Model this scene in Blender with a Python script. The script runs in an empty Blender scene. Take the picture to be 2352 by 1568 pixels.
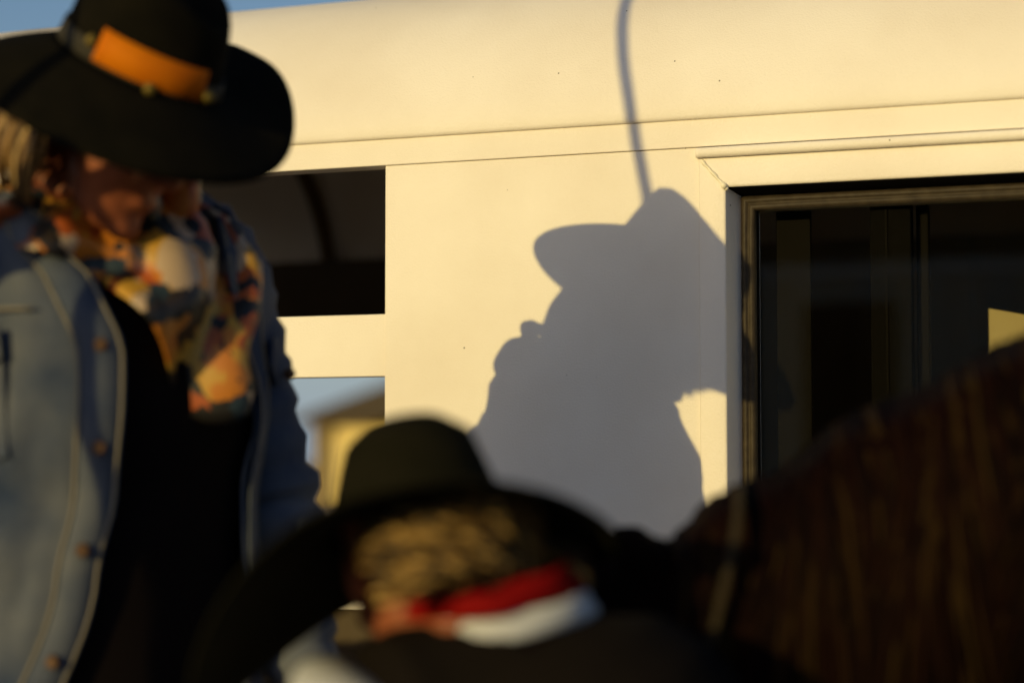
import bpy, bmesh, math, random
from mathutils import Vector, Matrix, noise
random.seed(7)
sc = bpy.context.scene
COL = sc.collection
R = math.radians

# ------------------------------------------------------------------ camera
cam_d = bpy.data.cameras.new('camera')
cam = bpy.data.objects.new('camera', cam_d); COL.objects.link(cam)
YAW, PITCH = R(21.4), R(3.32)
cam.location = (1.1755, -2.9995, 1.25)
cam.rotation_euler = (R(90) + PITCH, 0, YAW)
cam_d.sensor_width = 36; cam_d.lens = 4600 / 2352 * 36
cam_d.clip_start = 0.05; cam_d.clip_end = 4000
cam_d.dof.use_dof = True
cam_d.dof.focus_distance = 3.19
cam_d.dof.aperture_fstop = 1.5
cam_d.dof.aperture_blades = 9
sc.camera = cam

# ------------------------------------------------------------------ sky, sun, exposure
SUN_AZ, SUN_EL = R(21.0), R(11.3)      # sun travels towards +y and +x
w = bpy.data.worlds.new('World'); sc.world = w; w.use_nodes = True
nt = w.node_tree; nt.nodes.clear()
out = nt.nodes.new('ShaderNodeOutputWorld'); bg = nt.nodes.new('ShaderNodeBackground')
sky = nt.nodes.new('ShaderNodeTexSky'); sky.sky_type = 'NISHITA'; sky.sun_disc = False
sky.sun_elevation = SUN_EL; sky.sun_rotation = R(180) + SUN_AZ
sky.altitude = 100; sky.air_density = 1.0; sky.dust_density = 3.0; sky.ozone_density = 3.0
bg.inputs['Strength'].default_value = 0.116
# pale dusty band all round the horizon, fading upwards
tcw = nt.nodes.new('ShaderNodeTexCoord'); sx = nt.nodes.new('ShaderNodeSeparateXYZ'); nt.links.new(tcw.outputs['Generated'], sx.inputs[0])
mlt = nt.nodes.new('ShaderNodeMath'); mlt.operation = 'MULTIPLY'; mlt.inputs[1].default_value = -11.0; nt.links.new(sx.outputs['Z'], mlt.inputs[0])
ex = nt.nodes.new('ShaderNodeMath'); ex.operation = 'EXPONENT'; ex.use_clamp = True; nt.links.new(mlt.outputs[0], ex.inputs[0])
bg2 = nt.nodes.new('ShaderNodeBackground'); bg2.inputs['Color'].default_value = (0.66, 0.82, 1.0, 1)
ms = nt.nodes.new('ShaderNodeMath'); ms.operation = 'MULTIPLY'; ms.inputs[1].default_value = 0.45; nt.links.new(ex.outputs[0], ms.inputs[0]); nt.links.new(ms.outputs[0], bg2.inputs['Strength'])
adw = nt.nodes.new('ShaderNodeAddShader')
nt.links.new(sky.outputs[0], bg.inputs[0]); nt.links.new(bg.outputs[0], adw.inputs[0]); nt.links.new(bg2.outputs[0], adw.inputs[1]); nt.links.new(adw.outputs[0], out.inputs[0])
sd = bpy.data.lights.new('sun', 'SUN'); sun = bpy.data.objects.new('sun', sd); COL.objects.link(sun)
sd.energy = 3.05; sd.angle = R(0.5); sd.color = (1.0, 0.79, 0.30)
SDIR = Vector((math.sin(SUN_AZ) * math.cos(SUN_EL), math.cos(SUN_AZ) * math.cos(SUN_EL), -math.sin(SUN_EL)))
sun.rotation_euler = SDIR.to_track_quat('-Z', 'Y').to_euler()
sun.location = (-4, -8, 5)
vs = sc.view_settings
sc.display_settings.display_device = 'sRGB'
vs.view_transform = 'Standard'; vs.look = 'None'; vs.gamma = 1; vs.exposure = 0.0; vs.use_curve_mapping = False
sc.cycles.use_denoising = True
sc.cycles.max_bounces = 8

# ------------------------------------------------------------------ materials
def mat(name, base, rough=0.6, spec=0.4, metal=0.0, noise_amt=0.0, nscale=8.0, base2=None, bump=0.0, bscale=200.0,
        stretch=None, sheen=0.0, detail=4.0):
    m = bpy.data.materials.new(name); m.use_nodes = True
    n = m.node_tree.nodes; l = m.node_tree.links
    p = n['Principled BSDF']
    p.inputs['Base Color'].default_value = (*base, 1)
    p.inputs['Roughness'].default_value = rough
    p.inputs['Specular IOR Level'].default_value = spec
    p.inputs['Metallic'].default_value = metal
    if sheen: p.inputs['Sheen Weight'].default_value = sheen
    tc = n.new('ShaderNodeTexCoord'); mp = n.new('ShaderNodeMapping')
    l.new(tc.outputs['Object'], mp.inputs[0])
    if stretch: mp.inputs['Scale'].default_value = stretch
    if base2 is not None:
        t = n.new('ShaderNodeTexNoise'); t.inputs['Scale'].default_value = nscale; t.inputs['Detail'].default_value = detail
        l.new(mp.outputs[0], t.inputs['Vector'])
        cr = n.new('ShaderNodeValToRGB')
        cr.color_ramp.elements[0].position = 0.5 - noise_amt; cr.color_ramp.elements[1].position = 0.5 + noise_amt
        cr.color_ramp.elements[0].color = (*base, 1); cr.color_ramp.elements[1].color = (*base2, 1)
        l.new(t.outputs[0], cr.inputs[0]); l.new(cr.outputs[0], p.inputs['Base Color'])
    if bump:
        t2 = n.new('ShaderNodeTexNoise'); t2.inputs['Scale'].default_value = bscale; t2.inputs['Detail'].default_value = 2
        l.new(mp.outputs[0], t2.inputs['Vector'])
        b = n.new('ShaderNodeBump'); b.inputs['Strength'].default_value = bump; b.inputs['Distance'].default_value = 0.002
        l.new(t2.outputs[0], b.inputs['Height']); l.new(b.outputs[0], p.inputs['Normal'])
    return m

def paint_mat():
    m = mat('cream_paint', (0.83, 0.755, 0.68), 0.55, 0.22, bump=0.35, bscale=330)
    n = m.node_tree.nodes; l = m.node_tree.links; p = n['Principled BSDF']
    tc = n.new('ShaderNodeTexCoord')
    # faint soiling + tiny fly specks
    t = n.new('ShaderNodeTexNoise'); t.inputs['Scale'].default_value = 3.0; t.inputs['Detail'].default_value = 6
    l.new(tc.outputs['Object'], t.inputs['Vector'])
    cr = n.new('ShaderNodeValToRGB'); e = cr.color_ramp.elements
    e[0].position = 0.3; e[0].color = (0.755, 0.67, 0.585, 1); e[1].position = 0.6; e[1].color = (0.845, 0.77, 0.695, 1)
    l.new(t.outputs[0], cr.inputs[0])
    v = n.new('ShaderNodeTexVoronoi'); v.inputs['Scale'].default_value = 17.0
    l.new(tc.outputs['Object'], v.inputs['Vector'])
    mr = n.new('ShaderNodeMapRange'); mr.inputs['From Min'].default_value = 0.018; mr.inputs['From Max'].default_value = 0.028
    l.new(v.outputs['Distance'], mr.inputs['Value'])
    mx = n.new('ShaderNodeMix'); mx.data_type = 'RGBA'
    mx.inputs[6].default_value = (0.10, 0.07, 0.04, 1)
    l.new(mr.outputs[0], mx.inputs[0]); l.new(cr.outputs[0], mx.inputs[7]); l.new(mx.outputs[2], p.inputs['Base Color'])
    return m

def glass_mat():
    m = bpy.data.materials.new('tinted_glass'); m.use_nodes = True
    n = m.node_tree.nodes; l = m.node_tree.links; n.clear()
    o = n.new('ShaderNodeOutputMaterial'); tr = n.new('ShaderNodeBsdfTransparent'); gl = n.new('ShaderNodeBsdfGlossy')
    tr.inputs[0].default_value = (0.86, 0.86, 0.83, 1); gl.inputs['Roughness'].default_value = 0.01
    fr = n.new('ShaderNodeFresnel'); fr.inputs[0].default_value = 1.5
    mx = n.new('ShaderNodeMixShader')
    l.new(fr.outputs[0], mx.inputs[0]); l.new(tr.outputs[0], mx.inputs[1]); l.new(gl.outputs[0], mx.inputs[2]); l.new(mx.outputs[0], o.inputs[0])
    return m

def strand_mat(name, stops, rough=0.5, spec=0.3):
    m = bpy.data.materials.new(name); m.use_nodes = True
    n = m.node_tree.nodes; l = m.node_tree.links; p = n['Principled BSDF']
    g = n.new('ShaderNodeNewGeometry'); cr = n.new('ShaderNodeValToRGB')
    el = cr.color_ramp.elements
    while len(el) < len(stops): el.new(0.5)
    for i, (pos, c) in enumerate(stops): el[i].position = pos; el[i].color = (*c, 1)
    l.new(g.outputs['Random Per Island'], cr.inputs[0]); l.new(cr.outputs[0], p.inputs['Base Color'])
    p.inputs['Roughness'].default_value = rough; p.inputs['Specular IOR Level'].default_value = spec
    return m

def scarf_mat():
    m = bpy.data.materials.new('patterned_silk'); m.use_nodes = True
    n = m.node_tree.nodes; l = m.node_tree.links; p = n['Principled BSDF']
    tc = n.new('ShaderNodeTexCoord')
    t = n.new('ShaderNodeTexNoise'); t.inputs['Scale'].default_value = 15; t.inputs['Detail'].default_value = 3
    l.new(tc.outputs['Object'], t.inputs['Vector'])
    ad = n.new('ShaderNodeVectorMath'); ad.operation = 'MULTIPLY_ADD'
    ad.inputs[1].default_value = (0.11, 0.11, 0.11)
    l.new(t.outputs['Color'], ad.inputs[0]); l.new(tc.outputs['Object'], ad.inputs[2])
    v = n.new('ShaderNodeTexVoronoi'); v.inputs['Scale'].default_value = 33; l.new(ad.outputs[0], v.inputs['Vector'])
    sp = n.new('ShaderNodeSeparateColor'); l.new(v.outputs['Color'], sp.inputs[0])
    cr = n.new('ShaderNodeValToRGB'); cr.color_ramp.interpolation = 'CONSTANT'
    stops = [(0, (0.012, 0.010, 0.009)), (0.28, (0.48, 0.16, 0.014)), (0.44, (0.46, 0.32, 0.21)), (0.58, (0.03, 0.02, 0.014)),
             (0.68, (0.48, 0.25, 0.03)), (0.82, (0.02, 0.035, 0.05)), (0.88, (0.36, 0.075, 0.012))]
    el = cr.color_ramp.elements
    while len(el) < len(stops): el.new(0.5)
    for i, (pos, c) in enumerate(stops): el[i].position = pos; el[i].color = (*c, 1)
    l.new(sp.outputs[0], cr.inputs[0]); l.new(cr.outputs[0], p.inputs['Base Color'])
    p.inputs['Roughness'].default_value = 0.45
    return m

M = {}
M['paint'] = paint_mat()
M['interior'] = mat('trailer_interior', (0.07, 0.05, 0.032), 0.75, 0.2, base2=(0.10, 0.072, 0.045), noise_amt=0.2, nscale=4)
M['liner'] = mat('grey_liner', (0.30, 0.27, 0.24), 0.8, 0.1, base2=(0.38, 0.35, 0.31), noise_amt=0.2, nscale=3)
M['liner2'] = mat('tan_sheet', (0.72, 0.60, 0.46), 0.6, 0.2)
M['divider'] = mat('tan_board', (0.62, 0.50, 0.26), 0.6, 0.3, base2=(0.70, 0.57, 0.32), noise_amt=0.2, nscale=5)
M['seal'] = mat('brown_rubber', (0.026, 0.018, 0.011), 0.55, 0.2, base2=(0.055, 0.040, 0.024), noise_amt=0.22, nscale=60, bump=0.3, bscale=500)
M['black'] = mat('black_trim_and_shade', (0.007, 0.006, 0.005), 0.8, 0.03)
M['sealant'] = mat('weld_sealant', (0.80, 0.73, 0.58), 0.35, 0.4)
M['grime'] = mat('joint_grime', (0.16, 0.11, 0.07), 0.8, 0.2)
M['glass'] = glass_mat()
M['steel'] = mat('galvanised_steel', (0.35, 0.34, 0.32), 0.45, 0.5, metal=0.7)
M['bar'] = mat('dark_bar', (0.010, 0.008, 0.006), 0.7, 0.05)
M['tyre'] = mat('tyre_rubber', (0.02, 0.02, 0.02), 0.8, 0.2)
M['dirt'] = mat('pale_sand', (0.38, 0.27, 0.165), 0.95, 0.1, base2=(0.46, 0.34, 0.215), noise_amt=0.25, nscale=1.3, bump=0.5, bscale=30)
M['felt'] = mat('black_felt', (0.0055, 0.0048, 0.0035), 0.95, 0.03, base2=(0.0085, 0.007, 0.0045), noise_amt=0.2, nscale=30)
M['felt2'] = mat('dark_olive_felt', (0.0075, 0.0068, 0.0035), 0.95, 0.03, base2=(0.0105, 0.009, 0.005), noise_amt=0.2, nscale=30)
M['leather'] = mat('orange_leather', (0.62, 0.17, 0.002), 0.7, 0.08, base2=(0.45, 0.10, 0.002), noise_amt=0.2, nscale=14)
M['brass'] = mat('brass', (0.16, 0.11, 0.02), 0.6, 0.3, metal=0.5)
M['grosgrain'] = mat('grey_ribbon', (0.035, 0.030, 0.022), 0.8, 0.1)
M['skin'] = mat('skin', (0.23, 0.066, 0.028), 0.5, 0.25, base2=(0.28, 0.085, 0.04), noise_amt=0.2, nscale=20)
M['denim'] = mat('faded_denim', (0.034, 0.048, 0.090), 0.9, 0.05, base2=(0.118, 0.124, 0.146), noise_amt=0.16, nscale=7, bump=0.4, bscale=260)
M['denim_dark'] = mat('denim_inside', (0.03, 0.05, 0.12), 0.9, 0.05)
M['stitch'] = mat('seam_thread', (0.22, 0.19, 0.15), 0.8, 0.1)
M['copper'] = mat('copper_button', (0.10, 0.05, 0.025), 0.6, 0.3, metal=0.3)
M['shirt'] = mat('black_shirt', (0.006, 0.004, 0.004), 0.9, 0.05)
M['jeans'] = mat('dark_jeans', (0.02, 0.025, 0.05), 0.9, 0.05)
M['scarf'] = scarf_mat()
M['boot'] = mat('boot_leather', (0.03, 0.018, 0.01), 0.5, 0.3)
M['hair'] = strand_mat('ash_blond_hair', [(0, (0.05, 0.026, 0.009)), (0.4, (0.16, 0.085, 0.028)), (0.7, (0.30, 0.17, 0.06)), (1, (0.44, 0.29, 0.12))])
M['curls'] = strand_mat('dark_blond_curls', [(0, (0.012, 0.006, 0.0015)), (0.45, (0.08, 0.042, 0.010)), (0.75, (0.24, 0.135, 0.032)), (1, (0.46, 0.28, 0.085))])
M['red'] = mat('red_cotton', (0.20, 0.002, 0.002), 0.8, 0.1)
M['white'] = mat('white_cotton', (0.50, 0.50, 0.53), 0.85, 0.1)
M['vest'] = mat('black_waistcoat', (0.007, 0.005, 0.004), 0.9, 0.05)
M['coat'] = mat('dark_bay_coat', (0.0035, 0.0012, 0.0008), 0.8, 0.03, base2=(0.006, 0.002, 0.001), noise_amt=0.2, nscale=6)
M['mane'] = strand_mat('chestnut_mane', [(0, (0.0015, 0.0004, 0.0002)), (0.5, (0.0050, 0.0011, 0.0005)), (0.8, (0.0100, 0.0030, 0.001)), (1, (0.024, 0.013, 0.003))], 0.7, 0.04)
M['strap'] = mat('worn_strap', (0.025, 0.018, 0.010), 0.8, 0.1)
M['barn_wall'] = mat('yellow_render', (0.78, 0.60, 0.24), 0.8, 0.1)
M['barn_roof'] = mat('brown_roof', (0.09, 0.065, 0.035), 0.8, 0.1)
M['brownwood'] = mat('brown_timber', (0.12, 0.08, 0.04), 0.8, 0.1)
M['eye'] = mat('dark_eye', (0.01, 0.008, 0.006), 0.15, 0.5)

# ------------------------------------------------------------------ helpers
def lerp(a, b, t): return a + (b - a) * t
def obj(name, verts, faces, m, parent=None, smooth=False, mats=None):
    me = bpy.data.meshes.new(name)
    me.from_pydata([tuple(v) for v in verts], [], faces); me.update()
    bm = bmesh.new(); bm.from_mesh(me); bmesh.ops.recalc_face_normals(bm, faces=bm.faces); bm.to_mesh(me); bm.free()
    me.materials.append(m)
    if smooth:
        for p in me.polygons: p.use_smooth = True
    o = bpy.data.objects.new(name, me); COL.objects.link(o)
    if parent: o.parent = parent
    return o

def empty(name, loc, rz=0.0, label=None, cat=None, group=None):
    o = bpy.data.objects.new(name, None); COL.objects.link(o)
    o.location = loc; o.rotation_euler = (0, 0, rz); o.empty_display_size = 0.1
    if label: o['label'] = label
    if cat: o['category'] = cat
    if group: o['group'] = group
    return o

class MB:
    """collects shapes into one mesh"""
    def __init__(s): s.v = []; s.f = []
    def add(s, v, f):
        b = len(s.v); s.v += [Vector(x) for x in v]; s.f += [tuple(b + i for i in q) for q in f]; return s
    def box(s, x0, x1, y0, y1, z0, z1):
        v = [(x0, y0, z0), (x1, y0, z0), (x1, y1, z0), (x0, y1, z0), (x0, y0, z1), (x1, y0, z1), (x1, y1, z1), (x0, y1, z1)]
        return s.add(v, [(0, 3, 2, 1), (4, 5, 6, 7), (0, 1, 5, 4), (1, 2, 6, 5), (2, 3, 7, 6), (3, 0, 4, 7)])
    def tube(s, pts, rad, n=8, flat=1.0):
        pts = [Vector(p) for p in pts]; k = len(pts)
        rr = rad if isinstance(rad, (list, tuple)) else [rad] * k
        vs_ = []; prev = None
        for i, p in enumerate(pts):
            t = (pts[min(i + 1, k - 1)] - pts[max(i - 1, 0)])
            t = t.normalized() if t.length > 1e-9 else Vector((0, 0, 1))
            a = prev - t * prev.dot(t) if prev is not None else t.orthogonal()
            if a.length < 1e-6: a = t.orthogonal()
            a.normalize(); prev = a; b = t.cross(a)
            for j in range(n):
                th = 2 * math.pi * j / n
                vs_.append(p + (a * math.cos(th) + b * math.sin(th) * flat) * rr[i])
        f = [(i * n + j, i * n + (j + 1) % n, (i + 1) * n + (j + 1) % n, (i + 1) * n + j) for i in range(k - 1) for j in range(n)]
        f.append(tuple(range(n - 1, -1, -1))); f.append(tuple((k - 1) * n + j for j in range(n)))
        return s.add(vs_, f)
    def ball(s, c, r, nu=14, nv=9, basis=None):
        c = Vector(c); r = (r, r, r) if not isinstance(r, (tuple, list)) else r
        B = basis or Matrix.Identity(3)
        v = [c + B @ Vector((0, 0, r[2]))]
        for i in range(1, nv):
            ph = math.pi * i / nv
            for j in range(nu):
                th = 2 * math.pi * j / nu
                v.append(c + B @ Vector((r[0] * math.sin(ph) * math.cos(th), r[1] * math.sin(ph) * math.sin(th), r[2] * math.cos(ph))))
        v.append(c + B @ Vector((0, 0, -r[2])))
        f = [(0, 1 + j, 1 + (j + 1) % nu) for j in range(nu)]
        for i in range(nv - 2):
            for j in range(nu):
                a = 1 + i * nu; f.append((a + j, a + nu + j, a + nu + (j + 1) % nu, a + (j + 1) % nu))
        a = 1 + (nv - 2) * nu; e = len(v) - 1
        f += [(a + j, e, a + (j + 1) % nu) for j in range(nu)]
        return s.add(v, f)
    def build(s, name, m, parent=None, smooth=False): return obj(name, s.v, s.f, m, parent, smooth)

def bevel(o, w_=0.002, seg=2):
    bm = bmesh.new(); bm.from_mesh(o.data)
    bmesh.ops.bevel(bm, geom=[e for e in bm.edges if len(e.link_faces) == 2 and e.calc_face_angle(0) > 0.5], offset=w_, segments=seg, affect='EDGES', profile=0.5)
    bm.to_mesh(o.data); bm.free()
    return o

def blend(name, mb, voxel, m, parent=None, smooth_it=6):
    """one continuous surface out of overlapping shapes"""
    o = obj(name, mb.v, mb.f, m, None, True)
    r = o.modifiers.new('r', 'REMESH'); r.mode = 'VOXEL'; r.voxel_size = voxel; r.use_smooth_shade = True
    s = o.modifiers.new('s', 'SMOOTH'); s.factor = 0.5; s.iterations = smooth_it
    dg = bpy.context.evaluated_depsgraph_get()
    me = bpy.data.meshes.new_from_object(o.evaluated_get(dg))
    old = o.data; o.modifiers.clear(); o.data = me; bpy.data.meshes.remove(old)
    me.name = name
    for p in me.polygons: p.use_smooth = True
    if not me.materials: me.materials.append(m)
    if parent: o.parent = parent
    return o

def solid(o, t, off=0.0):
    md = o.modifiers.new('thick', 'SOLIDIFY'); md.thickness = t; md.offset = off
    return o

def grid_faces(nu, nv, closed=False):
    f = []
    for i in range(nv - 1):
        for j in range(nu if closed else nu - 1):
            f.append((i * nu + j, i * nu + (j + 1) % nu, (i + 1) * nu + (j + 1) % nu, (i + 1) * nu + j))
    return f

def interp(tab, x):
    if x <= tab[0][0]: return tab[0][1:]
    for p, q in zip(tab, tab[1:]):
        if x <= q[0]:
            t = (x - p[0]) / (q[0] - p[0]); t = t * t * (3 - 2 * t)
            return tuple(lerp(a, b, t) for a, b in zip(p[1:], q[1:]))
    return tab[-1][1:]

def frame_from(f, up=Vector((0, 0, 1)), roll=0.0):
    """columns: forward, left, up"""
    f = Vector(f).normalized(); l = up.cross(f).normalized(); u = f.cross(l)
    B = Matrix((f, l, u)).transposed()
    return B @ Matrix.Rotation(roll, 3, 'X')

# ------------------------------------------------------------------ ground
g = 400
o = obj('ground', [(-g, -g, 0), (g, -g, 0), (g, g, 0), (-g, g, 0)], [(0, 1, 2, 3)], M['dirt']); o['kind'] = 'structure'

# ------------------------------------------------------------------ unseen wood behind the camera, added to darken the window's reflection
mb_ = []; fc_ = []
rw = random.Random(3)
for k in range(11000):
    a = R(-40) + R(95) * rw.random(); d = 52 + 6 * rw.random(); top = (9.9 if a < R(14) else 8.2) + 0.4 * noise.noise(Vector((a * 14, 1, 0))) + 0.3 * noise.noise(Vector((a * 50, 4, 0)))
    c = Vector((-math.sin(a) * d, -math.cos(a) * d, top * rw.random() ** 0.7 + 0.3)); r_ = rw.uniform(0.8, 1.5)
    u = Vector((rw.gauss(0, 1), rw.gauss(0, 1), rw.gauss(0, 1))).normalized(); v_ = u.orthogonal().normalized(); b = len(mb_)
    mb_ += [c + u * r_, c + v_ * r_, c - u * r_, c - v_ * r_]; fc_.append((b, b + 1, b + 2, b + 3))
wd_ = obj('unseen_added_wood', mb_, fc_, mat('dark_foliage', (0.04, 0.05, 0.02), 0.9, 0.1)); wd_['kind'] = 'stuff'

# ------------------------------------------------------------------ horse trailer
TX0, TX1 = -2.3, 2.3          # length along the wall
TW = 1.86                     # width
tr = empty('horse_trailer', (0, 0, 0), 0, 'white metal horse trailer with rounded roof, open slats and a dark window', 'trailer')
XP, XS = -0.2270, 0.3140      # panel left edge, window seam
WX1, WZ0 = 1.26, 1.06         # window outer right and bottom
# roof: rounded shell swept along the trailer
prof = [(-0.0005, 1.7775), (-0.0030, 1.7782), (-0.0055, 1.7805), (-0.0065, 1.7850), (-0.0065, 1.80)]
RR, ZC = 0.40, 1.70
A0 = math.asin((1.80 - ZC) / RR)
for i in range(1, 17):
    a = lerp(A0, R(90), i / 16); prof.append((-0.0065 + RR * (math.cos(A0) - math.cos(a)), ZC + RR * math.sin(a)))
YR = prof[-1][0]
for i in range(1, 9): prof.append((lerp(YR, TW - YR, i / 9), ZC + RR + 0.012 * math.sin(math.pi * i / 9)))
mid = [(TW - y, z) for y, z in reversed(prof[:21])]
prof += mid
n = len(prof); NX = 24; v = []
for i in range(NX + 1):
    x = lerp(TX0, TX1, i / NX)
    for y, z in prof:
        d = 0.0012 * noise.noise(Vector((x * 2.3, z * 5, 0)))
        v.append((x, y + d, z))
roof = obj('roof_shell', v, grid_faces(n, NX + 1), M['paint'], tr, True); solid(roof, 0.004, -1)
# top rail under the roof
bevel(MB().box(TX0, TX1, 0.0, 0.045, 1.7345, 1.7785).build('top_rail', M['paint'], tr), 0.0012)
MB().box(TX0, TX1, TW - 0.045, TW, 1.53, 1.7785).build('top_rail', M['interior'], tr)
# panel between slats and window, lower panels
bevel(MB().box(XP, XS - 0.0007, 0.003, 0.043, 0.5, 1.7338).build('side_panel', M['paint'], tr), 0.0010)
MB().box(XS, WX1, 0.003, 0.043, 0.5, WZ0).build('side_panel', M['paint'], tr)
MB().box(WX1 + 0.0007, TX1, 0.003, 0.043, 0.5, 1.7338).build('side_panel', M['paint'], tr)
bevel(MB().box(TX0, XP - 0.0004, 0.006, 0.040, 1.3845, 1.4875).build('slat', M['paint'], tr), 0.0015)
bevel(MB().box(TX0, XP - 0.0004, 0.006, 0.040, 1.0, 1.145).build('slat', M['paint'], tr), 0.0015)
MB().box(TX0, XP - 0.0004, 0.006, 0.040, 0.5, 0.80).build('slat', M['paint'], tr)
MB().box(TX0, TX0 + 0.08, 0.042, 0.09, 0.45, 1.75).build('corner_post', M['paint'], tr)
# drip rail over the window (rounded strip, left end rounded)
dv = []; DN = 10
zt, zb = 1.7322, 1.7162
ring = [(0.0022, zb + 0.0005)]
for k in range(9):
    a = -math.pi / 2 + math.pi * k / 8
    ring.append((0.0 - 0.012 * (1 + 0.0) * (0.35 + 0.65 * math.cos(a * 0.9)), lerp(zb, zt, 0.5 + 0.5 * math.sin(a))))
ring.append((0.0022, zt - 0.0005)); DN = len(ring)
xs = [0.3085, 0.3092, 0.3110, 0.3140] + [lerp(0.32, WX1 + 0.02, t / 8) for t in range(9)]
for i, x in enumerate(xs):
    s = [0.35, 0.65, 0.88, 1.0][i] if i < 4 else 1.0
    zc = (zt + zb) / 2
    for y, z in ring: dv.append((x, 0.0022 + (y - 0.0022) * s, zc + (z - zc) * (0.6 + 0.4 * s)))
f = grid_faces(DN, len(xs)) + [tuple(range(DN))]
obj('drip_rail', dv, f, M['paint'], tr, True)
# window: mitred frame, reveal, seal, glass
win = empty('window', (0, 0, 0)); win.parent = tr
ox0, oz1 = XS, 1.7158; FW = 0.0425
ix0, iz1, ix1, iz0 = ox0 + FW, oz1 - FW - 0.004, WX1 - FW, WZ0 + FW
DEP = 0.040; SP = 0.0135      # depth of the reveal and how much it narrows
def frame_strip(a, b, c, d):
    # a,b outer corners; c,d inner corners (same order), mitred at both ends; x,z pairs
    def pt(p, y): return (p[0], y, p[1])
    cx, cz = (ix0 + ix1) / 2, (iz0 + iz1) / 2
    def ins(p, k): return (p[0] + math.copysign(k, cx - p[0]), p[1] + math.copysign(k * 0.75, cz - p[1]))
    def mixp(p, q, t): return (lerp(p[0], q[0], t), lerp(p[1], q[1], t))
    rows = [(a, b, 0.0022), (a, b, -0.0008), (mixp(a, c, 0.04), mixp(b, d, 0.04), -0.0016), (mixp(a, c, 0.90), mixp(b, d, 0.90), -0.0016),
            (mixp(a, c, 0.97), mixp(b, d, 0.97), -0.0010), (c, d, 0.0016), (ins(c, 0.001), ins(d, 0.001), 0.005), (ins(c, SP), ins(d, SP), DEP)]
    v = []
    for p, q, y in rows: v += [pt(p, y), pt(q, y)]
    o = obj('frame_strip', v, grid_faces(2, len(rows)), M['paint'], win, True)
    return o
oc = [(ox0, WZ0), (ox0, oz1), (WX1, oz1), (WX1, WZ0)]; ic = [(ix0, iz0), (ix0, iz1), (ix1, iz1), (ix1, iz0)]
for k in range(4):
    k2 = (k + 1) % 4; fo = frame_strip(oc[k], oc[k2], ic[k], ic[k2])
    if k == 1:      # upper reveal coloured black in place of its deep shade
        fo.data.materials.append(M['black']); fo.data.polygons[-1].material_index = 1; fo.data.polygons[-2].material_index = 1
# sealant along the mitre of the upper left corner, with a drip at the end
mb = MB(); pts = []; rr = []
for k in range(13):
    t = k / 12; p = (lerp(ox0 + 0.004, ix0 + 0.001, t), -0.0012, lerp(oz1 - 0.003, iz1 - 0.001, t))
    pts.append((p[0] + 0.0006 * math.sin(k * 2.1), p[1] - 0.0012, p[2])); rr.append(0.0028 + 0.0006 * math.sin(k * 1.3) + (0.0016 if k > 10 else 0))
mb.tube(pts, rr, 8); mb.ball((ix0 + 0.0015, -0.0005, iz1 - 0.002), 0.0036, 10, 6)
mb.build('weld_bead', M['sealant'], win, True)
MB().ball((ox0 + 0.004, -0.0016, oz1 - 0.0035), (0.0018, 0.0008, 0.0018), 8, 5).build('rust_spot', M['grime'], win, True)
# rubber seal: two-ridged profile running round the opening
sx0, sz1, sx1, sz0 = ix0 + SP, iz1 - SP * 0.75, ix1 - SP, iz0 + SP * 0.75
sp = [(0.0, DEP + 0.004), (0.0015, DEP - 0.004), (0.006, DEP - 0.009), (0.0105, DEP - 0.008), (0.0125, DEP - 0.004), (0.0145, DEP - 0.0075), (0.0195, DEP - 0.0085), (0.0235, DEP - 0.003), (0.0245, DEP + 0.012)]
def seal_strip(k):
    cs = [(sx0, sz0), (sx0, sz1), (sx1, sz1), (sx1, sz0)]; sg = [(1, 1), (1, -1), (-1, -1), (-1, 1)]
    a, b = cs[k], cs[(k + 1) % 4]; sa, sb = sg[k], sg[(k + 1) % 4]; v = []
    for o_, y in sp:
        p = (a[0] + sa[0] * o_, a[1] + sa[1] * o_); q = (b[0] + sb[0] * o_, b[1] + sb[1] * o_)
        for j in range(13):
            t = j / 12; x = lerp(p[0], q[0], t); z = lerp(p[1], q[1], t)
            v.append((x, y + 0.0006 * noise.noise(Vector((x * 40, o_ * 100, z * 40))), z))
    return obj('rubber_seal', v, grid_faces(13, len(sp)), M['seal'], win, True)
for k in range(4): seal_strip(k)
SI = 0.0245
MB().box(sx0 + SI - 0.004, sx0 + SI + 0.0015, DEP + 0.004, DEP + 0.016, sz0, sz1 - SI).build('glazing_bead', M['black'], win)
pane0 = sx0 + SI
MB().box(pane0 - 0.006, sx1 - 0.01, DEP + 0.012, DEP + 0.015, sz0 + 0.01, sz1 - SI + 0.006).build('glass', M['glass'], win)
# sash stiles and guard bars just inside the glass
def wbar(name, x0, x1, y0, y1, m): return bevel(MB().box(x0, x1, y0, y1, sz0 + 0.012, sz1 - SI + 0.004).build(name, m, win), 0.002)
wbar('sash_stile', 0.568, 0.631, DEP + 0.022, DEP + 0.045, M['black'])
wbar('sash_edge', 0.5932, 0.5942, DEP + 0.0195, DEP + 0.0225, M['bar'])
wbar('curtain_edge', 0.4135, 0.469, DEP + 0.05, DEP + 0.058, M['bar'])
wbar('guard_bar', 0.634, 0.653, DEP + 0.05, DEP + 0.066, M['bar'])
MB().box(pane0 + 0.0018, pane0 + 0.0026, DEP + 0.0112, DEP + 0.0119, sz0 + 0.012, sz1 - SI - 0.001).build('glass_edge', M['steel'], win)
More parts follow.
